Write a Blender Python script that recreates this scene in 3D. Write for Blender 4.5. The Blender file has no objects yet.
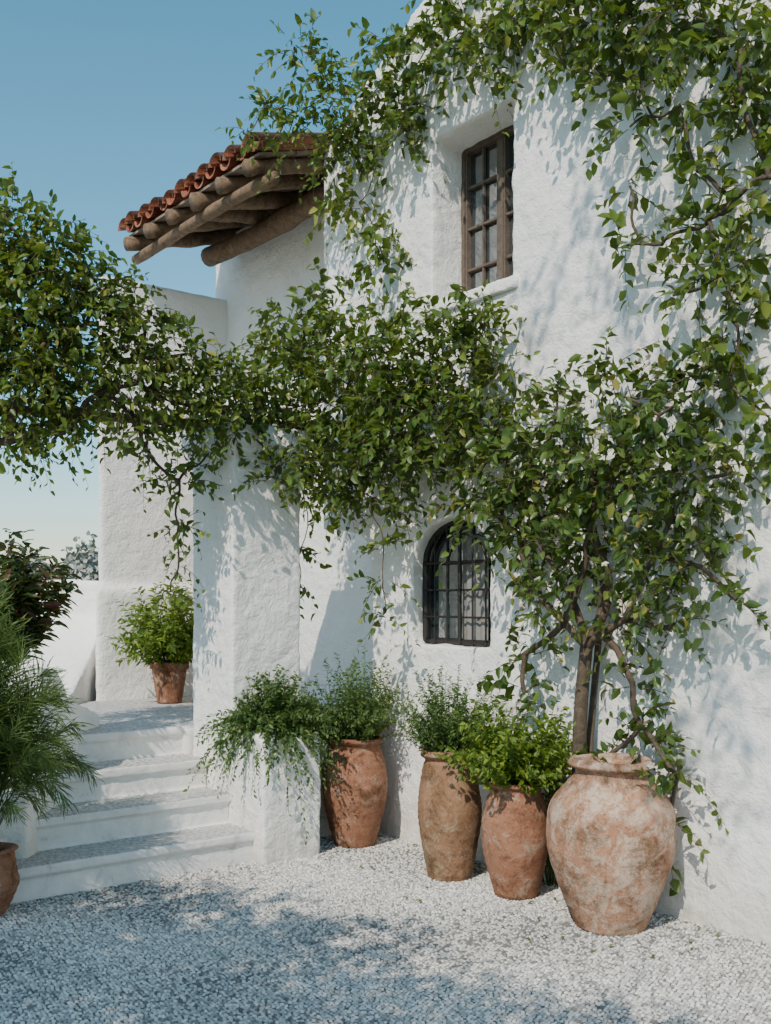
import bpy, bmesh, math, random
import numpy as np
from mathutils import Vector, Matrix, noise
random.seed(7); rng=np.random.default_rng(7)
S=bpy.context.scene
COL=S.collection
ANG=math.atan2(-.787,.617)
MH=Matrix.Translation((0,7.15,0))@Matrix.Rotation(ANG,4,'Z')
def HW(a,m,z): return MH@Vector((a,m,z))
def nrm(v):
    v=np.asarray(v,float); return v/(np.linalg.norm(v,axis=-1,keepdims=True)+1e-9)

# ---------------- materials ----------------
def newmat(name):
    m=bpy.data.materials.new(name); m.use_nodes=True
    nt=m.node_tree; nt.nodes.clear()
    out=nt.nodes.new('ShaderNodeOutputMaterial'); b=nt.nodes.new('ShaderNodeBsdfPrincipled')
    nt.links.new(b.outputs[0],out.inputs[0]); return m,nt,b,out
def N(nt,t,**k):
    n=nt.nodes.new(t)
    for a,v in k.items():
        if a in n.inputs: n.inputs[a].default_value=v
        else: setattr(n,a,v)
    return n
def noisen(nt,scale,detail=4,rough=.55,dist=0,coord='Object',vec=None):
    tc=nt.nodes.new('ShaderNodeTexCoord'); n=nt.nodes.new('ShaderNodeTexNoise')
    n.inputs['Scale'].default_value=scale; n.inputs['Detail'].default_value=detail
    n.inputs['Roughness'].default_value=rough; n.inputs['Distortion'].default_value=dist
    nt.links.new(vec if vec else tc.outputs[coord],n.inputs['Vector']); return n
def ramp(nt,src,stops):
    r=nt.nodes.new('ShaderNodeValToRGB'); e=r.color_ramp.elements
    while len(e)>2: e.remove(e[-1])
    for i,(p,c) in enumerate(stops):
        if i<2: el=e[i]; el.position=p
        else: el=e.new(p)
        el.color=(*c,1) if len(c)==3 else c
    nt.links.new(src,r.inputs[0]); return r
def bump(nt,b,src,strength,dist,prev=None):
    n=nt.nodes.new('ShaderNodeBump'); n.inputs['Strength'].default_value=strength; n.inputs['Distance'].default_value=dist
    nt.links.new(src,n.inputs['Height'])
    if prev: nt.links.new(prev.outputs[0],n.inputs['Normal'])
    nt.links.new(n.outputs[0],b.inputs['Normal']); return n
def mixc(nt,fac,a,b,mode='MIX'):
    mx=N(nt,'ShaderNodeMix',data_type='RGBA',blend_type=mode)
    for i,v in ((0,fac),(6,a),(7,b)):
        if hasattr(v,'is_linked') or hasattr(v,'links'): nt.links.new(v,mx.inputs[i])
        else: mx.inputs[i].default_value=v if i==0 else (*v,1)
    return mx.outputs[2]
def stucco(name,base=(.9,.88,.845),s=1.0):
    m,nt,b,o=newmat(name)
    n1=noisen(nt,1.3,6,.65); r=ramp(nt,n1.outputs[0],[(.3,tuple(c*.92 for c in base)),(.6,base)])
    tc=nt.nodes.new('ShaderNodeTexCoord'); sx=nt.nodes.new('ShaderNodeSeparateXYZ'); nt.links.new(tc.outputs['Object'],sx.inputs[0])
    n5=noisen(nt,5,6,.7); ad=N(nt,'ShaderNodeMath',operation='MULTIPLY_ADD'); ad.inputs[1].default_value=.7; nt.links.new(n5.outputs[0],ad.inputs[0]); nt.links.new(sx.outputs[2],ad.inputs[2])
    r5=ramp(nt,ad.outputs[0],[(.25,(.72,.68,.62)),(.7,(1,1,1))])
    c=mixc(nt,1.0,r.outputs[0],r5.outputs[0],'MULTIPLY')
    nt.links.new(c,b.inputs['Base Color']); b.inputs['Roughness'].default_value=.9
    b.inputs['Specular IOR Level'].default_value=.15
    n2=noisen(nt,14,5,.6,.5); r2=ramp(nt,n2.outputs[0],[(.32,(0,0,0)),(.72,(1,1,1))])
    b1=bump(nt,b,r2.outputs[0],.55*s,.016)
    n3=noisen(nt,48,7,.7,.2); b2=bump(nt,b,n3.outputs[0],.8*s,.009,b1)
    return m
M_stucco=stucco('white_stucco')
def stone(name):
    m,nt,b,o=newmat(name)
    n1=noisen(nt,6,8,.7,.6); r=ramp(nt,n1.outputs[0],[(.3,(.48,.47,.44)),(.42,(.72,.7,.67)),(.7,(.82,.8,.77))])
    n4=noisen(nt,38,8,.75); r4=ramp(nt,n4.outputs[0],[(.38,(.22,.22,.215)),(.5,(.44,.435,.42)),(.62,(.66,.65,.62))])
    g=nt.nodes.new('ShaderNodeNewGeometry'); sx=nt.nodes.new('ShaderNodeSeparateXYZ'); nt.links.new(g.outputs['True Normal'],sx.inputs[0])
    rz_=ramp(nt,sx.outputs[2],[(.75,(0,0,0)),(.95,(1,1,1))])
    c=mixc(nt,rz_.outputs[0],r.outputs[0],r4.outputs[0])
    nt.links.new(c,b.inputs['Base Color']); b.inputs['Roughness'].default_value=.75
    n3=noisen(nt,30,6,.65); bump(nt,b,n3.outputs[0],.7,.008); return m
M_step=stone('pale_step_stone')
def terracotta(name,c1,c2,pale,pl=.56):
    m,nt,b,o=newmat(name)
    oi=nt.nodes.new('ShaderNodeObjectInfo')
    tc=nt.nodes.new('ShaderNodeTexCoord'); ad=N(nt,'ShaderNodeVectorMath',operation='ADD')
    nt.links.new(tc.outputs['Object'],ad.inputs[0]); 
    mul=N(nt,'ShaderNodeMath',operation='MULTIPLY'); mul.inputs[1].default_value=30; nt.links.new(oi.outputs['Random'],mul.inputs[0])
    nt.links.new(mul.outputs[0],ad.inputs[1]); V=ad.outputs[0]
    n1=noisen(nt,6,8,.75,.3,vec=V); r=ramp(nt,n1.outputs[0],[(.32,c1),(.62,c2)])
    n2=noisen(nt,9,12,.82,.6,vec=V); r2=ramp(nt,n2.outputs[0],[(pl-.02,(0,0,0)),(pl+.07,(.7,.7,.7))])
    c=mixc(nt,r2.outputs[0],r.outputs[0],pale)
    n4=noisen(nt,4,9,.8,.3,vec=V); r4=ramp(nt,n4.outputs[0],[(.38,(.38,.35,.3)),(.52,(1,1,1))])
    c=mixc(nt,1.0,c,r4.outputs[0],'MULTIPLY')
    n6=noisen(nt,90,4,.7,vec=V); r6=ramp(nt,n6.outputs[0],[(.33,(.5,.45,.4)),(.45,(1,1,1))])
    c=mixc(nt,1.0,c,r6.outputs[0],'MULTIPLY')
    nt.links.new(c,b.inputs['Base Color']); b.inputs['Roughness'].default_value=.85; b.inputs['Specular IOR Level'].default_value=.2
    b1=bump(nt,b,n2.outputs[0],.6,.012); n3=noisen(nt,60,5,.6,vec=V); bump(nt,b,n3.outputs[0],.5,.006,b1)
    return m
M_jar=terracotta('weathered_terracotta',(.34,.16,.09),(.46,.26,.165),(.58,.47,.37),.49)
M_pot=terracotta('terracotta',(.23,.1,.055),(.34,.165,.1),(.43,.32,.24),.54)
M_pot2=terracotta('ochre_terracotta',(.21,.11,.06),(.33,.19,.11),(.4,.31,.21),.53)
M_tile=terracotta('roof_tile_clay',(.22,.065,.035),(.35,.125,.075),(.4,.28,.2),.53)
def attrmat(name,stops,rough=.5,trans=0,tcol=(.3,.45,.05),spec=.4):
    m,nt,b,o=newmat(name)
    at=nt.nodes.new('ShaderNodeAttribute'); at.attribute_name='rnd'
    r=ramp(nt,at.outputs['Fac'],stops); nt.links.new(r.outputs[0],b.inputs['Base Color'])
    b.inputs['Roughness'].default_value=rough; b.inputs['Specular IOR Level'].default_value=spec
    if trans:
        t=nt.nodes.new('ShaderNodeBsdfTranslucent')
        c=mixc(nt,.6,r.outputs[0],tcol); nt.links.new(c,t.inputs[0])
        ms=nt.nodes.new('ShaderNodeMixShader'); ms.inputs[0].default_value=trans
        nt.links.new(b.outputs[0],ms.inputs[1]); nt.links.new(t.outputs[0],ms.inputs[2]); nt.links.new(ms.outputs[0],o.inputs[0])
    return m
M_leaf=attrmat('vine_leaf',[(0,(.024,.055,.01)),(.4,(.058,.108,.018)),(.8,(.125,.185,.03)),(1,(.27,.27,.055))],.4,.3,(.3,.4,.035))
M_citrus=attrmat('glossy_leaf',[(0,(.024,.056,.012)),(.45,(.056,.105,.02)),(.85,(.12,.175,.035)),(1,(.28,.24,.055))],.34,.28,(.27,.36,.04))
M_olive=attrmat('olive_leaf',[(0,(.03,.055,.02)),(1,(.1,.14,.05))],.5,.12)
M_herb=attrmat('herb_leaf',[(0,(.03,.07,.02)),(.6,(.075,.13,.035)),(1,(.15,.2,.06))],.5,.3)
M_bright=attrmat('bright_leaf',[(0,(.05,.095,.012)),(.6,(.12,.19,.022)),(1,(.25,.29,.045))],.45,.35)
M_dark=attrmat('burgundy_leaf',[(0,(.015,.03,.012)),(.6,(.035,.06,.02)),(1,(.16,.03,.03))],.4,.2)
M_needle=attrmat('grassy_leaf',[(0,(.035,.075,.022)),(1,(.13,.2,.055))],.5,.3)
M_flower=attrmat('white_petal',[(0,(.7,.58,.5)),(1,(.85,.82,.75))],.6,.3,(.8,.75,.7))
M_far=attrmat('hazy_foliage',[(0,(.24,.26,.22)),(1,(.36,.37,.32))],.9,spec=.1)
def bark(name,c1,c2,sc=14):
    m,nt,b,o=newmat(name)
    n1=noisen(nt,sc,7,.7,1.0); r=ramp(nt,n1.outputs[0],[(.3,c1),(.65,c2)]); nt.links.new(r.outputs[0],b.inputs['Base Color'])
    b.inputs['Roughness'].default_value=.85; n2=noisen(nt,sc*3,6,.7,1.5); bump(nt,b,n2.outputs[0],.9,.012); return m
M_bark=bark('vine_bark',(.05,.033,.022),(.14,.1,.065))
M_log=bark('weathered_log',(.08,.045,.026),(.27,.175,.105))
M_board=bark('roof_boards',(.12,.08,.055),(.34,.26,.2),9)
M_winwood=bark('window_wood',(.08,.058,.042),(.16,.12,.09),20)
M_door=bark('door_wood',(.12,.05,.03),(.22,.1,.055),10)
def plain(name,c,rough=.5,metal=0,spec=.5):
    m,nt,b,o=newmat(name); n=noisen(nt,20,4); r=ramp(nt,n.outputs[0],[(.3,tuple(x*.8 for x in c)),(.7,c)])
    nt.links.new(r.outputs[0],b.inputs['Base Color']); b.inputs['Roughness'].default_value=rough; b.inputs['Metallic'].default_value=metal
    b.inputs['Specular IOR Level'].default_value=spec; return m
M_iron=plain('wrought_iron',(.03,.027,.025),.55,.3)
M_glass=plain('window_glass',(.03,.045,.05),.03,0,1.0)
M_glass.node_tree.nodes['Principled BSDF'].inputs['IOR'].default_value=2.3
_b=M_glass.node_tree.nodes['Principled BSDF']; _n=noisen(M_glass.node_tree,3.5,1); bump(M_glass.node_tree,_b,_n.outputs[0],.3,.03)
M_curtain=plain('curtain_cloth',(.24,.23,.215),.9)
M_soil=plain('soil',(.05,.035,.025),.95)
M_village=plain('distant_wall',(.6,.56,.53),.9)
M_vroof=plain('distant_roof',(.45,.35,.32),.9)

# ---------------- mesh helpers ----------------
def link(o,parent=None):
    COL.objects.link(o)
    if parent: o.parent=parent
    return o
def mesh_np(name,verts,loops,sizes,mats=(),rnd=None,midx=None,smooth=True,parent=None):
    me=bpy.data.meshes.new(name); verts=np.asarray(verts,np.float32)
    me.vertices.add(len(verts)); me.vertices.foreach_set('co',verts.ravel())
    me.loops.add(len(loops)); me.loops.foreach_set('vertex_index',np.asarray(loops,np.int32))
    sizes=np.asarray(sizes,np.int32); me.polygons.add(len(sizes))
    me.polygons.foreach_set('loop_start',np.concatenate([[0],np.cumsum(sizes)[:-1]]).astype(np.int32))
    me.polygons.foreach_set('loop_total',sizes)
    if midx is not None: me.polygons.foreach_set('material_index',np.asarray(midx,np.int32))
    me.polygons.foreach_set('use_smooth',np.full(len(sizes),smooth))
    if rnd is not None:
        at=me.attributes.new('rnd','FLOAT','POINT'); at.data.foreach_set('value',np.asarray(rnd,np.float32))
    me.update(calc_edges=True); me.validate()
    for m in mats: me.materials.append(m)
    return link(bpy.data.objects.new(name,me),parent)
def bm_obj(name,bm,mat,parent=None,smooth=False,mw=None):
    me=bpy.data.meshes.new(name); bmesh.ops.recalc_face_normals(bm,faces=bm.faces); bm.to_mesh(me); bm.free(); me.materials.append(mat)
    for p in me.polygons: p.use_smooth=smooth
    o=link(bpy.data.objects.new(name,me),parent)
    if mw is not None: o.matrix_world=mw
    return o
def addbox(bm,x0,x1,y0,y1,z0,z1):
    v=[bm.verts.new(p) for p in [(x0,y0,z0),(x1,y0,z0),(x1,y1,z0),(x0,y1,z0),(x0,y0,z1),(x1,y0,z1),(x1,y1,z1),(x0,y1,z1)]]
    for f in [(0,3,2,1),(4,5,6,7),(0,1,5,4),(1,2,6,5),(2,3,7,6),(3,0,4,7)]: bm.faces.new([v[i] for i in f])
def addprism(bm,poly,axis,lo,hi):
    def P(p,q):
        if axis=='y': return (p[0],q,p[1])
        if axis=='x': return (q,p[0],p[1])
        return (p[0],p[1],q)
    A=[bm.verts.new(P(p,lo)) for p in poly]; B=[bm.verts.new(P(p,hi)) for p in poly]; n=len(poly)
    bm.faces.new(A); bm.faces.new(B[::-1])
    for i in range(n): bm.faces.new([A[i],A[(i+1)%n],B[(i+1)%n],B[i]])
def bake(o):
    dg=bpy.context.evaluated_depsgraph_get(); dg.update()
    me=bpy.data.meshes.new_from_object(o.evaluated_get(dg)); o.modifiers.clear(); o.data=me
def plaster(o,vox,disp=.02,tsz=.25,cut=(),d2=.008,it=2):
    for c in cut:
        m=o.modifiers.new('b','BOOLEAN'); m.operation='DIFFERENCE'; m.solver='EXACT'; m.object=c
    r=o.modifiers.new('r','REMESH'); r.mode='VOXEL'; r.voxel_size=vox; r.use_smooth_shade=True
    if it: s=o.modifiers.new('s','SMOOTH'); s.factor=.5; s.iterations=it
    for sz,st in ((tsz,disp),(tsz*.25,d2)):
        t=bpy.data.textures.new('t','CLOUDS'); t.noise_scale=sz; t.noise_depth=2
        d=o.modifiers.new('d','DISPLACE'); d.texture=t; d.strength=st; d.mid_level=.5; d.texture_coords='LOCAL'
    bake(o)
    for p in o.data.polygons: p.use_smooth=True
    for c in cut: bpy.data.objects.remove(c)

def tube_arrays(pts,radii,sides=8,V=None):
    pts=np.asarray(pts,float); n=len(pts); tang=nrm(np.gradient(pts,axis=0))
    up=np.array([0,0,1.0]) if abs(tang[0][2])<.9 else np.array([1.0,0,0])
    verts=[]; u=nrm(np.cross(tang[0],up))
    for i in range(n):
        u=nrm(u-tang[i]*np.dot(u,tang[i])); w=np.cross(tang[i],u)
        an=np.linspace(0,2*np.pi,sides,endpoint=False)
        verts.append(pts[i]+radii[i]*(np.cos(an)[:,None]*u+np.sin(an)[:,None]*w))
    verts=np.concatenate(verts); loops=[]
    for i in range(n-1):
        for j in range(sides):
            k=(j+1)%sides; loops+= [i*sides+j,i*sides+k,(i+1)*sides+k,(i+1)*sides+j]
    return verts,loops
class MB:
    def __init__(s): s.v=[];s.l=[];s.s=[];s.r=[];s.m=[];s.n=0
    def add(s,v,l,sz,mi,r):
        s.v.append(np.asarray(v,np.float32)); s.l.append(np.asarray(l,np.int64)+s.n); s.s.append(np.asarray(sz))
        s.m.append(np.full(len(sz),mi)); s.r.append(np.broadcast_to(np.asarray(r,np.float32),(len(v),)) if np.ndim(r)==0 else r); s.n+=len(v)
    def tube(s,pts,radii,mi,sides=7,cap=False):
        v,l=tube_arrays(pts,radii,sides); sz=[4]*(len(l)//4)
        if cap:
            n=len(pts); l=l+list(range(sides))[::-1]+list(range((n-1)*sides,n*sides)); sz+= [sides,sides]
        s.add(v,l,sz,mi,.3)
    def build(s,name,mats,parent=None,smooth=True):
        return mesh_np(name,np.concatenate(s.v),np.concatenate(s.l),np.concatenate(s.s),mats,np.concatenate(s.r),np.concatenate(s.m),smooth,parent)
LT=np.array([0,6,5,3, 3,5,4, 3,4,2, 0,3,2,1]); LS=np.array([4,3,3,4])
LX=np.array([0,.3,.72,.5,1,.72,.3]); LY=np.array([0,-.5,-.36,0,0,.36,.5])
LZW=np.array([0,.22,.12,0,0,.12,.22]); LZL=np.array([0,.02,-.03,0,-.14,-.03,.02])
def add_leaves(mb,base,axis,normal,L,W,mi,rnd):
    n=len(base); axis=nrm(axis); side=nrm(np.cross(normal,axis)); nn=np.cross(axis,side)
    v=base[:,None,:]+axis[:,None,:]*(LX[None,:,None]*L[:,None,None])+side[:,None,:]*(LY[None,:,None]*W[:,None,None])+nn[:,None,:]*(LZW[None,:,None]*W[:,None,None]+LZL[None,:,None]*L[:,None,None])
    l=(LT[None,:]+7*np.arange(n)[:,None]).ravel()
    mb.add(v.reshape(-1,3),l,np.tile(LS,n),mi,np.repeat(rnd,7))
def shoot(mb,st,dr,length,droop,leaf,wr,spacing,mi_leaf=0,mi_stem=1,stem_r=.003,tone=0,spread=.9,start=.1,upb=.6):
    n=max(3,int(length/spacing)); t=np.linspace(start,1,n)
    d=nrm(dr); wob=rng.normal(0,.12,3)
    def pos(t): t=np.asarray(t)[:,None]; return st+d*length*t+np.array([0,0,-1])*droop*length*t**2+wob*length*t*(1-t)
    base=pos(t); tan=d-np.array([0,0,2.0])*droop*t[:,None]
    tan=nrm(tan); r=rng.normal(0,1,(n,3)); perp=nrm(r-tan*np.sum(r*tan,1,keepdims=True))
    ax=tan*.55+perp*spread+np.array([0,0,-.25]); nor=np.array([0,0,1.0])*upb+rng.normal(0,.5,(n,3))
    L=leaf*rng.uniform(.6,1.2,n)*(1-.3*t); rnd=np.clip(rng.normal(.42+tone,.2,n)+.18*t,0,1)
    add_leaves(mb,base,ax,nor,L,L*wr*rng.uniform(.8,1.15,n),mi_leaf,rnd)
    tt=np.linspace(0,1,5); mb.tube(pos(tt),[stem_r,stem_r*.85,stem_r*.7,stem_r*.5,stem_r*.3],mi_stem,3)
def cluster(mb,c,r,dens=420,leaf=.075,wr=.55,spacing=.03,tone=0,flat=1.0,flower=None,droop=.35,ln=(.14,.34)):
    c=np.array(c,float); k=max(5,int(dens*r*r))
    tone=tone+rng.normal(0,.08)
    for i in range(k):
        d=nrm(rng.normal(0,1,3)); rad=r*rng.uniform(.1,1)**.6*.8
        st=c+d*rad*np.array([1,1,flat]); dr=d*.8+rng.normal(0,.6,3)+np.array([0,0,.15])
        shoot(mb,st,dr,rng.uniform(*ln)*(.55+r),droop*rng.uniform(.3,2),leaf*rng.uniform(.75,1.15),wr,spacing,tone=tone)
        if flower and rng.random()<flower:
            p=st+nrm(dr)*.12
            for q in range(rng.integers(1,5)):
                b=p+rng.normal(0,.025,3); nn=nrm(np.array([-.5,-.8,.4])+rng.normal(0,.4,3)); a0=rng.random()*6
                x=nrm(np.cross(nn,[0,0,1])); y=np.cross(nn,x)
                an=a0+np.arange(5)*1.2566; ax=np.cos(an)[:,None]*x+np.sin(an)[:,None]*y+nn*.25
                add_leaves(mb,np.repeat(b[None],5,0),ax,np.repeat(nn[None],5,0),np.full(5,.022),np.full(5,.018),2,rng.random(5))
def wobble_line(p,q,n=8,amp=.05):
    p=np.array(p,float);q=np.array(q,float); t=np.linspace(0,1,n)[:,None]
    L=np.linalg.norm(q-p); o=rng.normal(0,1,3)*amp*L; o2=rng.normal(0,1,3)*amp*L*.6
    return p+(q-p)*t+o*np.sin(np.pi*t)+o2*np.sin(2*np.pi*t)
def grow_tree(mb,root,centers,r0=.03,mi=1,amp=.05):
    nodes=[(np.array(root,float),0)]; left=[np.array(c,float) for c in centers]
    while left:
        best=min(((np.linalg.norm(c-n[0])+.25*n[1],i,j) for i,c in enumerate(left) for j,n in enumerate(nodes)))
        _,i,j=best; c=left.pop(i); n=nodes[j]; dist=n[1]+np.linalg.norm(c-n[0])
        ra=max(.004,r0*math.exp(-n[1]*.7)); rb=max(.0035,r0*math.exp(-dist*.7))
        pts=wobble_line(n[0],c,9,amp); mb.tube(pts,np.linspace(ra,rb,9),mi,7)
        for mid in (4,): nodes.append((pts[mid],(n[1]+dist)/2))
        nodes.append((c,dist))

# ---------------- world / sun ----------------
EL=math.radians(44); sh=nrm(np.array([-.42,-.90]))
sd=Vector((sh[0]*math.cos(EL),sh[1]*math.cos(EL),math.sin(EL)))
w=bpy.data.worlds.new('World'); S.world=w; w.use_nodes=True; nt=w.node_tree
sky=nt.nodes.new('ShaderNodeTexSky'); sky.sky_type='NISHITA'; sky.sun_disc=False; sky.sun_elevation=EL
sky.sun_rotation=math.atan2(sd.x,sd.y)%(2*math.pi); sky.air_density=1.0; sky.dust_density=.5; sky.ozone_density=1.0
hs=nt.nodes.new('ShaderNodeHueSaturation'); hs.inputs['Hue'].default_value=.474; hs.inputs['Saturation'].default_value=1.3; hs.inputs['Value'].default_value=1.6
nt.links.new(sky.outputs[0],hs.inputs['Color'])
bg=nt.nodes['Background']; nt.links.new(hs.outputs[0],bg.inputs[0]); bg.inputs[1].default_value=.13
L=bpy.data.lights.new('sun','SUN'); L.energy=5; L.angle=math.radians(.5); L.color=(1,.93,.82)
lo=link(bpy.data.objects.new('sun',L)); lo.rotation_euler=sd.to_track_quat('Z','Y').to_euler(); lo.location=(0,-5,12)

# ---------------- camera ----------------
cam=bpy.data.cameras.new('camera'); cam.sensor_width=36; cam.lens=36*1050/1024; cam.shift_y=88/1024; cam.clip_end=3000; cam.clip_start=.05
co=link(bpy.data.objects.new('camera',cam)); co.location=(0,0,1.6); co.rotation_euler=(math.radians(90),0,0); S.camera=co

# ---------------- ground ----------------
bm=bmesh.new(); 
v=[bm.verts.new(p) for p in [(-1500,-1500,-.03),(1500,-1500,-.03),(1500,1500,-.03),(-1500,1500,-.03)]]; bm.faces.new(v)
m,nt,b,o=newmat('dry_grass_ground'); n=noisen(nt,.3,6); r=ramp(nt,n.outputs[0],[(.3,(.08,.09,.04)),(.7,(.18,.16,.09))]); nt.links.new(r.outputs[0],b.inputs['Base Color']); b.inputs['Roughness'].default_value=.95
bm_obj('ground',bm,m)
m,nt,b,o=newmat('pebble_bed'); tc=nt.nodes.new('ShaderNodeTexCoord'); vo=N(nt,'ShaderNodeTexVoronoi'); vo.inputs['Scale'].default_value=48
nt.links.new(tc.outputs['Object'],vo.inputs['Vector'])
r=ramp(nt,vo.outputs['Distance'],[(.25,(.38,.37,.345)),(.6,(.12,.115,.105))]); nt.links.new(r.outputs[0],b.inputs['Base Color']); b.inputs['Roughness'].default_value=.9
mth=N(nt,'ShaderNodeMath',operation='MULTIPLY'); mth.inputs[1].default_value=-1; nt.links.new(vo.outputs['Distance'],mth.inputs[0]); bump(nt,b,mth.outputs[0],.7,.01)
bm=bmesh.new(); v=[bm.verts.new(p) for p in [(-9,-6,0),(7,-6,0),(7,12,0),(-9,12,0)]]; bm.faces.new(v)
bm_obj('courtyard_paving',bm,m)
sp=.0205; xs=np.arange(-3.0,2.5,sp); ys=np.arange(3.2,7.9,sp*.87)
gx,gy=np.meshgrid(xs,ys); gx=gx+(np.arange(len(ys))%2)[:,None]*sp*.5
P=np.stack([gx.ravel(),gy.ravel()],1); P+=rng.uniform(-.26,.26,P.shape)*sp
aa=.617*P[:,0]-.787*(P[:,1]-7.15); mm=.787*P[:,0]+.617*(P[:,1]-7.15)
P=P[(mm<.03)&~((aa<.07)&(mm<-1.05))&(mm>-4.5)&(aa>-.75)&(np.abs(P[:,0])<.42*P[:,1]+.3)]
n=len(P); K=7; an=np.linspace(0,2*np.pi,K,endpoint=False)
ang=rng.uniform(0,np.pi,n); ea=sp*rng.uniform(.42,.6,n); eb=ea*rng.uniform(.62,.95,n); hh=rng.uniform(.005,.009,n); tx=rng.normal(0,.12,(n,2))
vs=[]
for rr,zz in ((1,-.15),(.72,.75)):
    lx=np.cos(an)[None]*ea[:,None]*rr; ly=np.sin(an)[None]*eb[:,None]*rr
    x=lx*np.cos(ang)[:,None]-ly*np.sin(ang)[:,None]; y=lx*np.sin(ang)[:,None]+ly*np.cos(ang)[:,None]
    z=zz*hh[:,None]+(x*tx[:,:1]+y*tx[:,1:])
    vs.append(np.stack([x+P[:,:1],y+P[:,1:],z+.0],2))
top=np.stack([P[:,0],P[:,1],hh],1)[:,None]
V=np.concatenate(vs+[top],1).reshape(-1,3); nv=2*K+1
lp=[];sz=[]
for j in range(K): k=(j+1)%K; lp+=[j,k,K+k,K+j]; sz.append(4)
for j in range(K): lp+=[K+j,K+(j+1)%K,2*K]; sz.append(3)
lp=(np.array(lp)[None]+nv*np.arange(n)[:,None]).ravel()
M_peb=attrmat('pebble_stone',[(0,(.15,.14,.13)),(.22,(.38,.365,.34)),(.7,(.58,.555,.515)),(1,(.76,.73,.68))],.7,0,spec=.3)
patch=np.array([noise.noise(Vector((p[0]*1.3,p[1]*1.3,0))) for p in P])
mesh_np('pebbles',V,lp,np.tile(sz,n),[M_peb],np.repeat(np.clip(rng.random(n)+patch*.35,0,1),nv))

# ---------------- house ----------------
house=link(bpy.data.objects.new('mediterranean_house',None)); house.matrix_world=MH
bm=bmesh.new()
addprism(bm,[(-.165,-.1),(6.5,-.1),(6.5,6.4),(3,6.1),(1.2,5.85),(.47,5.56),(-.2,5.22),(-.74,4.9),(-.74,2.12),(-.62,2.12),(-.30,2.06),(-.2,1.98),(-.165,1.8)],'y',0,2.6)
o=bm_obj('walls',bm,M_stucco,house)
bm=bmesh.new(); addbox(bm,.49,1.215,-.2,.6,3.5,4.56); c1=bm_obj('cut1',bm,M_stucco,house)
bm=bmesh.new(); pl=[(.298,1.31),(1.027,1.31),(1.027,1.84)]
for i in range(1,12):
    t=math.pi*i/12; pl.append((.6625+.3645*math.cos(t),1.84+.27*math.sin(t)))
pl.append((.298,1.84)); addprism(bm,pl,'y',-.2,.5); c2=bm_obj('cut2',bm,M_stucco,house)
plaster(o,.021,.024,.3,(c1,c2),.014)
bm=bmesh.new()
addbox(bm,-3.2,-.1,.45,2.5,0,4.98)
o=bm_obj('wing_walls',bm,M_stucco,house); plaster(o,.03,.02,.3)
bm=bmesh.new()
addprism(bm,[(-2.96,-.807),(-2.96,2.4),(-6.5,2.4),(-6.5,1.05)],'z',0,4.4); addprism(bm,[(-2.88,-.86),(-2.88,2.4),(-6.5,2.4),(-6.5,1.0)],'z',0,1.7)
o=bm_obj('rear_block_walls',bm,M_stucco,house); plaster(o,.035,.02,.35)
bm=bmesh.new(); addbox(bm,-2.75,-1.9,.40,.5,.74,2.75)
for i in range(5): addbox(bm,-2.73+i*.165,-2.58+i*.165,.38,.41,.8,2.6)
bm_obj('door',bm,M_door,house)
def window_upper():
    bm=bmesh.new(); x0,x1,z0,z1,y=.475,1.23,3.49,4.57,.25
    f=.045
    addbox(bm,x0,x0+f,y,y+.07,z0,z1); addbox(bm,x1-f,x1,y,y+.07,z0,z1)
    addbox(bm,x0+f,x1-f,y,y+.07,z0,z0+f); addbox(bm,x0+f,x1-f,y,y+.07,z1-f,z1)
    cx=(x0+x1)/2-.0; addbox(bm,cx-.022,cx+.022,y+.004,y+.066,z0+f,z1-f)
    for xa,xb in ((x0+f,cx-.022),(cx+.022,x1-f)):
        g=.016; addbox(bm,xa,xa+g,y+.008,y+.05,z0+f,z1-f); addbox(bm,xb-g,xb,y+.008,y+.05,z0+f,z1-f)
        for k in (1,2,3):
            zz=z0+(z1-z0)*k/4; addbox(bm,xa+g,xb-g,y+.016,y+.046,zz-.009,zz+.009)
        mid=(xa+xb)/2; addbox(bm,mid-.007,mid+.007,y+.02,y+.044,z0+f,z1-f)
    o=bm_obj('upper_window_frame',bm,M_winwood,house)
    bv=o.modifiers.new('b','BEVEL'); bv.width=.003; bv.segments=2
    bm=bmesh.new(); addbox(bm,x0+.02,x1-.02,y+.048,y+.054,z0+.02,z1-.02); bm_obj('upper_window_glass',bm,M_glass,house)
window_upper()
bm=bmesh.new(); addbox(bm,.44,1.27,-.03,.2,3.43,3.505); o=bm_obj('upper_window_sill',bm,M_stucco,house); plaster(o,.012,.006,.1)
mb=MB(); cx,hw,zs,z0=.6625,.36,1.84,1.315
def arch(rw,rh,y,n=16):
    return [(cx-rw,y,z0)]+[(cx-rw*math.cos(math.pi*i/n),y,zs+rh*math.sin(math.pi*i/n)) for i in range(n+1)]+[(cx+rw,y,z0)]
mb.tube(arch(hw-.005,.265,.10),[.026]*19,0,6); mb.tube([(cx-hw,.10,z0+.015),(cx,.10,z0+.015),(cx+hw,.10,z0+.015)],[.022]*3,0,6)
mb.tube(arch(hw*.66,.18,.085)[1:-1],[.007]*17,0,6)
for x in (-.24,-.12,0,.12,.24):
    zt=zs+.255*math.sqrt(max(0,1-(x/hw)**2)); r=.014 if x==0 else .0065
    mb.tube([(cx+x,.08,z0),(cx+x,.08,(z0+zt)/2),(cx+x,.08,zt)],[r]*3,0,6)
for z in (1.49,1.665,1.84): mb.tube([(cx-hw,.085,z),(cx,.085,z),(cx+hw,.085,z)],[.007 if z<1.8 else .012]*3,0,6)
mb.build('arched_window_grille',[M_iron],house)
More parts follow.
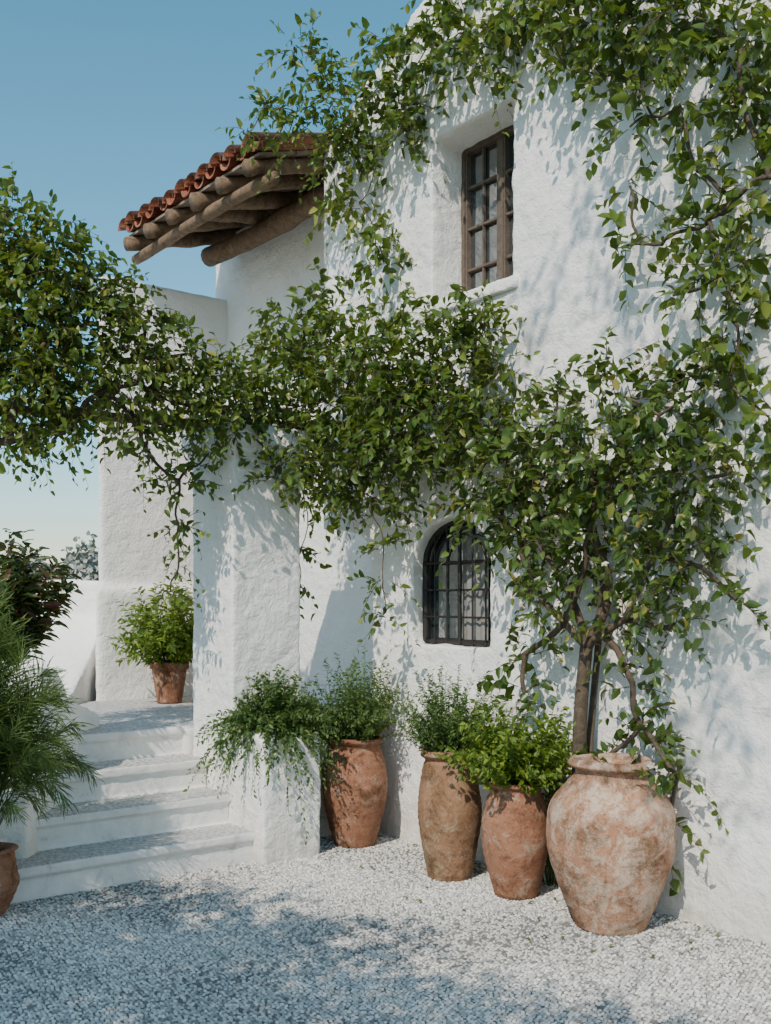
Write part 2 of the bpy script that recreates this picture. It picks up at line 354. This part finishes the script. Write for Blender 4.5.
bm=bmesh.new(); vs=[bm.verts.new(p) for p in arch(.40,.3,.14)]; bm.faces.new(vs); bm_obj('arched_window_glass',bm,M_glass,house)
for k,(xa,xb) in enumerate(((cx-.02,cx+.22),)):
    nx=40; X=np.linspace(xa,xb,nx); Yc=.125+.006*np.sin(np.linspace(0,22,nx)); 
    v=np.concatenate([np.stack([X,Yc,np.full(nx,1.33)],1),np.stack([X,Yc,1.80+.22*np.sqrt(np.clip(1-((X-cx)/.36)**2,0,1))],1)])
    lp=[]; 
    for i in range(nx-1): lp+=[i,i+1,nx+i+1,nx+i]
    mesh_np('curtain',v,lp,[4]*(nx-1),[M_curtain],parent=house)

# roof canopy
E0,TZ,SL=-.60,4.72,.296
def rz(m): return TZ+(m-E0)*SL
A0,A1=-2.95,-.70
mb=MB(); th=math.atan(SL); dm,dz=math.cos(th),math.sin(th)
def halftile(a,m0,ln,r0,r1,up,zoff):
    K=9; an=np.linspace(0,np.pi,K); v=[]
    sg=1 if up else -1
    jz=rng.normal(0,.008); ja=rng.normal(0,.008); jm=rng.normal(0,.015)
    for (mq,rad) in ((m0+jm,r0),(m0+jm+ln*dm,r1)):
        for tk in (0,.018):
            rr=rad-tk
            zc=rz(mq)+zoff+jz
            v.append(np.stack([a+ja+rr*np.cos(an),np.full(K,mq),zc+sg*rr*np.sin(an)*.85],1))
    v=np.concatenate(v); l=[];
    def q(A,B):
        for i in range(K-1): l.extend([A*K+i,A*K+i+1,B*K+i+1,B*K+i])
    q(0,2);q(1,3);q(0,1);q(2,3)
    sz=[4]*(len(l)//4); mb.add(v,l,sz,0,.5)
for a in np.arange(A0+.09,A1,.205):
    for c in range(5): halftile(a,E0+c*.36-(.03 if c==0 else 0),.43,.098,.08,True,.085)
    for c in range(5): halftile(a+.1025,E0+c*.36-.015,.43,.078,.09,False,.08)
mb.build('roof_tiles',[M_tile],house)
bm=bmesh.new()
for i in range(11):
    m0=E0+.02+i*.16; m1=m0+.15
    addprism(bm,[(m0,rz(m0)-.015),(m1,rz(m1)-.015),(m1,rz(m1)+.005),(m0,rz(m0)+.005)],'x',A0,A1+.0)
bm_obj('roof_boards',bm,M_board,house)
mb=MB()
def log(p,q,r,sides=12):
    n=24; pts=wobble_line(p,q,n,.014); sm=rng.normal(0,.11,n); sm=np.convolve(sm,[.25,.5,.25],'same'); rad=[r*(1+x) for x in sm]; mb.tube(pts,rad,0,sides,True)
for a in np.linspace(A0+.15,A1-.09,6): log((a,E0-.02,rz(E0)-.08),(a+rng.normal(0,.04),.75,rz(.75)-.08),.062+rng.normal(0,.006))
log((A0,E0+.14,rz(E0+.14)-.185),(A1+.03,E0+.14,rz(E0+.14)-.185),.045)
log((A0+.1,.20,rz(.2)-.25),(-.5,.18,rz(.18)-.25),.085)
mb.build('roof_beams',[M_log],house)

# ---------------- stairs ----------------
st=link(bpy.data.objects.new('stone_stairs',None)); st.matrix_world=MH
RIS=.186
bm=bmesh.new()
for i,a in enumerate((.09,-.21,-.51)):
    addbox(bm,-.9,a-.022,-3.1,-1.075,-.1,RIS*(i+1)-.05)
    addbox(bm,-.9,a,-3.1,-1.075,RIS*(i+1)-.055,RIS*(i+1))
addbox(bm,-1.1,-.832,-3.3,-1.0,-.1,.745-.05); addbox(bm,-1.1,-.81,-3.3,-1.0,.69,.745)
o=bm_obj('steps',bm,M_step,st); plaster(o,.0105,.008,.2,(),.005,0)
bm=bmesh.new(); addbox(bm,-2.95,-1.05,-4.6,-1.0,-.1,.742); addbox(bm,-2.95,-.78,-1.1,.5,-.1,.742)
addbox(bm,-1.1,-.85,-4.6,-3.2,-.1,.742)
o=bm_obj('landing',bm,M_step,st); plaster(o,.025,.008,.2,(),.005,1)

pil=link(bpy.data.objects.new('garden_pillar',None)); pil.matrix_world=MH
bm=bmesh.new()
addbox(bm,-.744,-.204,-1.071,-.557,-.1,2.6)
addbox(bm,-.80,-.148,-1.127,-.50,2.6,2.72); addbox(bm,-.77,-.178,-1.097,-.53,2.54,2.61)
o=bm_obj('shaft',bm,M_stucco,pil); plaster(o,.014,.018,.22,(),.01)
bm=bmesh.new(); addprism(bm,[(-.25,-.1),(.19,-.1),(.19,.74),(.1,.78),(-.25,.80)],'y',-1.085,-.66)
addbox(bm,-.38,-.2,-.72,.0,-.1,.78)
o=bm_obj('plinth_wall',bm,M_stucco,pil); plaster(o,.014,.018,.22,(),.01)

bm=bmesh.new(); addprism(bm,[(5.73,-.1),(7.2,-.1),(7.2,.82),(6.5,1.0),(6.3,1.18),(6.0,1.22),(5.95,.62),(5.73,.5)],'x',-2.45,-1.96)
addbox(bm,-5,-2.3,5.2,5.6,-.1,.5)
o=bm_obj('low_garden_wall',bm,M_stucco); plaster(o,.02,.03,.25)
bm=bmesh.new(); addbox(bm,-6.5,-2.6,9.6,9.95,.0,1.78)
addprism(bm,[(8.1,.5),(9.7,.5),(9.7,1.5),(9.2,1.2),(8.6,.86),(8.1,.75)],'x',-3.15,-2.55)
o=bm_obj('terrace_wall',bm,M_stucco); plaster(o,.03,.03,.25)

# ---------------- pots ----------------
def pot(name,x,y,z,prof,mat,soil=None,th=.025):
    pr=np.array(prof); t=np.linspace(0,len(pr)-1,(len(pr)-1)*6+1)
    def cr(t):
        i=min(int(t),len(pr)-2); f=t-i; p0=pr[max(i-1,0)];p1=pr[i];p2=pr[i+1];p3=pr[min(i+2,len(pr)-1)]
        return .5*((2*p1)+(-p0+p2)*f+(2*p0-5*p1+4*p2-p3)*f*f+(-p0+3*p1-3*p2+p3)*f**3)
    out=np.array([cr(q) for q in t]); H=pr[-1][1]
    zi=H*.55; inner=[(out[-1][0]-th*.6,H+.004),(out[-1][0]-th,H-.01)]+[(max(.02,r-th),zz) for r,zz in out[::-1] if zi<zz<H-.03]+[(0.001,zi)]
    allp=[(0.001,0.0)]+[tuple(p) for p in out]+inner
    K=56; an=np.linspace(0,2*np.pi,K,endpoint=False); V=[]
    ph=rng.uniform(0,6,4)
    for r,zz in allp:
        wv=1+.016*np.sin(2*an+ph[0]+zz*3)+.009*np.sin(3*an+ph[1]-zz*7)+.005*np.sin(7*an+ph[2]+zz*20)
        rr=r*wv+.0018*math.sin(zz*160+ph[2])*(r>.05)
        V.append(np.stack([rr*np.cos(an),rr*np.sin(an),np.full(K,zz)+.004*np.sin(2*an+ph[3])],1))
    n=len(allp); l=[]
    for i in range(n-1):
        for j in range(K): k=(j+1)%K; l+=[i*K+j,i*K+k,(i+1)*K+k,(i+1)*K+j]
    o=mesh_np(name,np.concatenate(V),l,[4]*(len(l)//4),[mat]); o.location=(x,y,z); o.rotation_euler=(0,0,rng.uniform(0,6))
    if soil:
        r=0
        for q in allp[1:len(out)+1]:
            if q[1]<=soil: r=q[0]
        bm=bmesh.new(); bmesh.ops.create_circle(bm,cap_ends=True,radius=r-.01,segments=40); s=bm_obj('soil',bm,M_soil,o); s.location=(0,0,soil)
    return o
def jarprof(H,rb,rm,rn,rl,km=.6):
    return [(rb,0),(rb*1.08,H*.03),(rb+(rm-rb)*.55,H*.22),(rb+(rm-rb)*.92,H*.42),(rm,H*km),(rm*.94,H*(km+.14)),(rn+(rm-rn)*.3,H*.86),(rn,H*.915),(rn+.002,H*.94),(rl,H*.957),(rl+.006,H*.975),(rl-.003,H)]
pot('terracotta_jar',1.105,5.155,0,jarprof(.82,.165,.308,.17,.198),M_jar)
pot('terracotta_jar',.705,5.69,0,jarprof(.62,.11,.188,.14,.155,.58),M_pot,.56)
pot('terracotta_jar',.37,6.07,0,jarprof(.735,.12,.188,.145,.165,.56),M_pot2,.67)
pot('terracotta_jar',-.2,6.88,0,jarprof(.70,.13,.215,.16,.18,.6),M_pot,.62)
fp=lambda H,r:[(r*.68,0),(r*.78,H*.3),(r*.9,H*.65),(r*.96,H*.82),(r*1.05,H*.84),(r*1.08,H*.95),(r*1.05,H)]
pot('terracotta_pot',-1.80,8.75,.745,fp(.34,.15),M_pot,.3)
pot('terracotta_pot',-2.04,5.33,0,jarprof(.34,.1,.17,.14,.16,.5),M_pot,.3)

# ---------------- vines ----------------
def W(a,z,o=.14): p=HW(a,-o,z); return (p.x,p.y,p.z)
mb=MB(); esp=[(1.75,2.68,.17),(2.15,2.65,.21),(2.42,2.5,.2),(2.66,2.6,.14),(1.38,2.42,.22),(1.22,2.12,.17),(1.7,2.32,.25),(2.15,2.22,.25),(2.6,2.15,.2),(2.82,2.2,.12),
 (1.5,1.95,.21),(1.95,1.88,.23),(2.4,1.82,.2),(2.66,1.75,.15),(2.84,1.6,.08),(1.62,1.62,.14),(2.2,1.5,.15),(2.5,1.48,.1),(2.25,1.18,.09),(2.42,.85,.11),(2.52,.75,.09),(2.46,.55,.07),(2.3,.98,.09),(1.5,1.3,.1),(1.5,1.08,.1),(2.05,.75,.1)]
cen=[]
for a,z,r in esp:
    c=W(a,z,.18+.1*r); cen.append(c); cluster(mb,c,r,860,.092,.56,.03,tone=.03,flower=.09,ln=(.16,.46))
root=W(1.86,-.02,.18); mid=W(1.93,1.35,.17)
mb.tube(wobble_line(root,mid,12,.025),np.linspace(.046,.034,12),1,10); mb.tube(wobble_line(W(1.98,0,.14),W(2.0,1.7,.12),12,.035),np.linspace(.024,.016,12),1,8)
mb.tube(wobble_line(mid,W(1.98,2.3,.16),9,.05),np.linspace(.033,.018,9),1,9); mb.tube(wobble_line(mid,W(1.55,1.95,.18),9,.05),np.linspace(.026,.012,9),1,8)
grow_tree(mb,mid,cen,.022)
mb.build('climbing_shrub',[M_citrus,M_bark,M_flower])
mb=MB(); up=[(.28,4.87,.2),(.1,5.0,.14),(-.1,4.3,.14),(-.22,4.68,.17),(-.05,4.85,.12),(.08,4.05,.13),(.12,3.8,.12),(.3,4.6,.1),(.6,5.05,.2),(.95,4.92,.2),(1.35,4.92,.18),(1.2,4.7,.1),(1.65,4.82,.19),(1.95,4.65,.19),(2.25,4.52,.21),(2.6,4.38,.22),
 (2.84,4.15,.2),(2.86,3.85,.15),(1.98,4.35,.12),(2.2,4.0,.1),(2.25,4.2,.12),(2.5,4.0,.12),(2.98,3.5,.17),(2.66,3.4,.12),(2.6,3.65,.1),(2.74,3.12,.16),(2.55,3.08,.09),(2.82,2.86,.14),(2.78,2.6,.12),(2.98,2.42,.12),(2.15,3.4,.05),(.2,5.3,.12),(.8,5.3,.15),(1.9,5.0,.2),(1.4,5.2,.18),(2.4,4.8,.2),(3.2,4.0,.2),(3.2,3.2,.15),(.45,4.7,.1),(2.4,3.35,.06),(2.2,3.7,.06),(1.75,4.5,.09)]
cen=[]
for a,z,r in up:
    c=W(a,z,.15); cen.append(c); cluster(mb,c,r,900,.092,.58,.031,tone=.06,flower=.02,ln=(.16,.42))
sprig=[((-.38,7.1,5.0),.16),((-.6,7.0,5.3),.13),((-.42,7.1,5.2),.12),((-.25,7.1,4.75),.15),((-.8,7.1,4.95),.12),((-.7,7.1,4.68),.11),((-.92,7.05,4.75),.07),((-.5,7.15,5.5),.07),((-.45,7.1,4.75),.12),((-.62,7.1,4.9),.12)]
for c,r in sprig: cen.append(c); cluster(mb,c,r,1000,.085,.55,.032,tone=.1)
grow_tree(mb,W(3.6,3.6,.06),cen,.022)
mb.tube(wobble_line(W(3.6,-.02,.1),W(3.6,3.6,.06),14,.02),np.linspace(.04,.028,14),1,8)
mb.build('climbing_vine',[M_leaf,M_bark,M_flower])
def G(a,m,z): p=HW(a,m,z); return (p.x,p.y,p.z)
mb=MB(); ce=[(-.45,-.45,3.42,.25),(-.2,-.4,3.2,.25),(0,-.42,2.9,.36),(-.4,-.45,2.68,.28),(.65,-.4,2.95,.3),(.35,-.4,3.2,.22),(.55,-.4,2.6,.3),(.95,-.28,3.08,.24),(1.18,-.22,3.12,.2),(.95,-.3,2.7,.26),(1.18,-.22,2.7,.2),(1.1,-.25,2.45,.14),
 (0,-.45,2.38,.2),(.25,-.4,2.55,.26),(.52,-.35,2.2,.14),(.42,-.35,1.95,.09),(.42,-.35,1.72,.08),(.42,-.35,1.5,.06),(-.25,-.8,2.95,.25),(-.1,-.8,2.42,.16),(-.3,-.85,2.78,.22),(.1,-.5,3.45,.14),(-.15,-.4,3.7,.12),(1.1,-.2,3.35,.12),(.3,-.8,2.5,.14),(-.3,-.7,3.3,.15),(1.3,-.2,2.95,.12),(-.6,-.3,1.95,.07),(-.6,-.3,1.72,.05),(.8,-.3,2.42,.13),(.55,-.3,3.4,.12),(.2,-.4,2.3,.16)]
cen=[]
for a,m_,z,r in ce: c=G(a,m_,z); cen.append(c); cluster(mb,c,r,1000,.085,.56,.03,tone=-.02,flower=.035)
lf=[(-2.09,6,3.68,.28),(-1.86,6,3.5,.3),(-2.12,6,3.25,.34),(-2.1,6,2.8,.34),(-1.74,6.1,3.2,.3),(-1.66,6.1,2.8,.28),(-1.42,6.2,3.2,.22),(-1.46,6.2,2.88,.28),(-1.2,6.4,3.1,.22),(-1.19,6.4,2.78,.24),(-.95,6.5,2.98,.22),(-.98,6.5,2.75,.2),
 (-1.45,6.2,2.6,.17),(-1.83,6,2.56,.2),(-2.16,6,2.5,.15),(-1.3,6.6,2.35,.14),(-1.3,6.6,2.08,.1),(-1.3,6.6,1.85,.08),(-1.35,6.6,1.65,.06),(-2.5,6,3.3,.4),(-2.6,6,2.8,.4),(-2.5,6.1,3.8,.3),(-1.62,6.1,3.42,.15),(-2.25,6,3.9,.14),(-1.95,5.9,3.0,.3),(-1.15,6.8,2.55,.15)]
for x,y,z,r in lf: c=(x,y,z); cen.append(c); cluster(mb,c,r,1050,.078,.55,.03,tone=.03)
root=(-2.75,6.1,-.05)
mb.tube(wobble_line(root,(-2.5,6.05,2.6),12,.04),np.linspace(.07,.045,12),1,9)
grow_tree(mb,(-2.5,6.05,2.6),cen,.03)
mb.build('pergola_vine',[M_leaf,M_bark,M_flower])
mb=MB()
mb.tube(wobble_line((-2.9,6.1,2.72),G(-.45,-.8,2.76),12,.01),[.03]*12,0,8,True); mb.tube(wobble_line(G(-.45,-.9,2.76),G(-.1,.05,2.8),8,.01),[.028]*8,0,8,True)
mb.build('pergola_pole',[M_log])

# ---------------- shade trees behind the camera ----------------
def tree(name,root,blobs,sparse=(),h=2.6):
    mb=MB(); cen=[]
    for x,y,z,r in blobs:
        c=(x+sd.x/sd.z*z,y+sd.y/sd.z*z,z); cen.append(c)
        cluster(mb,c,r,560,.11,.55,.04,ln=(.25,.5))
    for x,y,z,t,r in sparse:  # extra unseen clumps added up the sun ray to dapple the house wall
        c=(x+sd.x*t,y+sd.y*t,z+sd.z*t); cen.append(c)
        cluster(mb,c,r,130,.1,.45,.045,ln=(.25,.5))
    top=np.array(root)+np.array([.15,.1,h]); mb.tube(wobble_line(root,top,10,.04),np.linspace(.14,.09,10),1,10)
    grow_tree(mb,top,cen,.08); mb.build(name,[M_olive,M_bark,M_flower])
tree('olive_tree',(-4.6,1.4,-.05),[(-2.2,5.4,4.3,.4),(-1.5,5.25,4.2,.42),(-.95,5.2,4.4,.42),(-2.1,4.9,4.1,.5),(-1.4,4.7,4.3,.5),(-.8,4.6,4.4,.45),(-.4,5.0,4.5,.28),(-1.6,5.75,4.5,.2),(.05,5.0,4.6,.15)])
tree('olive_tree',(-3.0,-1.2,-.05),[(-1.7,4.1,4.2,.5),(-1.0,4.05,4.3,.5),(-.35,4.25,4.3,.42),(.15,4.0,4.4,.34),(-.5,3.6,4.5,.5),(.3,3.5,4.5,.45),(.75,3.95,4.5,.22),(1.0,3.5,4.4,.35)],
 [(1.62,5.05,1.3,5.8,.4),(1.5,5.25,.6,6.2,.35),(1.75,4.9,2.0,5.4,.3),(1.15,5.7,3.7,5.0,.4),(1.4,5.4,3.2,5.0,.35),(.9,6.0,3.4,5.2,.25)],3.2)

# ---------------- plants ----------------
def bush(name,c,h,r,n,leaf,wr,sp,mat,droop=.35,tone=0,spread=.8,up=1.0):
    mb=MB(); c=np.array(c,float)
    for i in range(n):
        th=rng.uniform(0,2*np.pi); q=rng.uniform(0,1)**.6
        d=np.array([math.cos(th)*q*r,math.sin(th)*q*r,h*up*(1-.35*q*q)])
        Ln=np.linalg.norm(d)*rng.uniform(.6,1.12)
        shoot(mb,c+np.array([math.cos(th),math.sin(th),0])*rng.uniform(0,.08),d,Ln,droop*q*rng.uniform(.5,1.4),leaf,wr,sp,tone=tone,spread=spread,start=.25,stem_r=.0025)
    mb.build(name,[mat,M_herb,M_flower]); 
bush('herb_plant',(.37,6.07,.65),.56,.32,190,.034,.4,.014,M_herb,.2)
bush('leafy_shrub',(.705,5.69,.55),.55,.42,170,.055,.5,.02,M_bright,.3)
bush('leafy_shrub',(.93,5.9,.0),.95,.24,50,.05,.5,.02,M_bright,.2)
bush('herb_plant',(-.2,6.88,.6),.66,.36,210,.04,.42,.015,M_herb,.35)
p=HW(-.02,-.87,.78); bush('trailing_plant',(p.x,p.y,p.z-.02),.44,.46,330,.045,.48,.016,M_herb,1.1,tone=-.05)
bush('leafy_shrub',(-1.8,8.75,1.02),.76,.52,170,.085,.4,.03,M_bright,.45)
mb=MB(); c=np.array([-2.04,5.33,.3])
for i in range(130):
    th=rng.uniform(0,2*np.pi); q=rng.uniform(.05,1); d=np.array([math.cos(th)*q*.48,math.sin(th)*q*.48,1.5*(1-.25*q)])
    Ln=rng.uniform(.8,1.6); shoot(mb,c,d,Ln,.7*q,.16,.04,.014,spread=.4,start=.42,upb=.3,stem_r=.003,tone=.08)
mb.build('wispy_grass_plant',[M_needle,M_herb])
mb=MB(); c=np.array([-2.2,6.2,1.15])
for i in range(75):
    th=rng.uniform(0,2*np.pi); q=rng.uniform(.1,1); d=np.array([math.cos(th)*q*.26,math.sin(th)*q*.26,.8*(1-.3*q)])
    shoot(mb,c,d,rng.uniform(.45,.95),.3*q,.13,.34,.03,spread=.8,start=.25,tone=.05)
mb.build('burgundy_shrub',[M_dark,M_herb])
mb=MB()
for i in range(85):
    x=rng.uniform(-90,10); y=rng.uniform(95,111); hgt=rng.uniform(3.5,6.8) if rng.random()<.8 else rng.uniform(6.5,8.5)
    n=190; d=nrm(rng.normal(0,1,(n,3))); pos=np.array([x,y,hgt*.55])+d*np.array([hgt*.28,hgt*.28,hgt*.45])*rng.uniform(.6,1.05,(n,1))
    add_leaves(mb,pos,rng.normal(0,1,(n,3)),rng.normal(0,1,(n,3)),rng.uniform(.4,.9,n),rng.uniform(.35,.6,n),0,rng.random(n))
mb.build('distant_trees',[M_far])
vil=link(bpy.data.objects.new('distant_village',None))
bm=bmesh.new(); bm2=bmesh.new()
for i in range(30):
    x=-88+i*2.7+rng.uniform(-1,1); y=rng.uniform(113,128); w_=rng.uniform(2.5,5); h_=rng.uniform(5.0,8.4)
    addbox(bm,x,x+w_,y,y+6,0,h_); addprism(bm2,[(x-.3,h_+.02),(x+w_+.3,h_+.02),(x+w_/2,h_+.9)],'y',y-.4,y+6.4)
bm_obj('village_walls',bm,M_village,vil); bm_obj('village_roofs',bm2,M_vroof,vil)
mb=MB(); n=45; fa=rng.uniform(.3,3.0,n); fm=-rng.uniform(.03,.9,n)
pos=np.array([tuple(HW(a,m_,.014)) for a,m_ in zip(fa,fm)]); ax=rng.normal(0,1,(n,3)); ax[:,2]*=.08
add_leaves(mb,pos,ax,np.array([0,0,1.0])+rng.normal(0,.15,(n,3)),rng.uniform(.025,.045,n),rng.uniform(.012,.022,n),0,rng.uniform(.3,1,n))
mb.build('fallen_leaves',[M_leaf])
print('done')
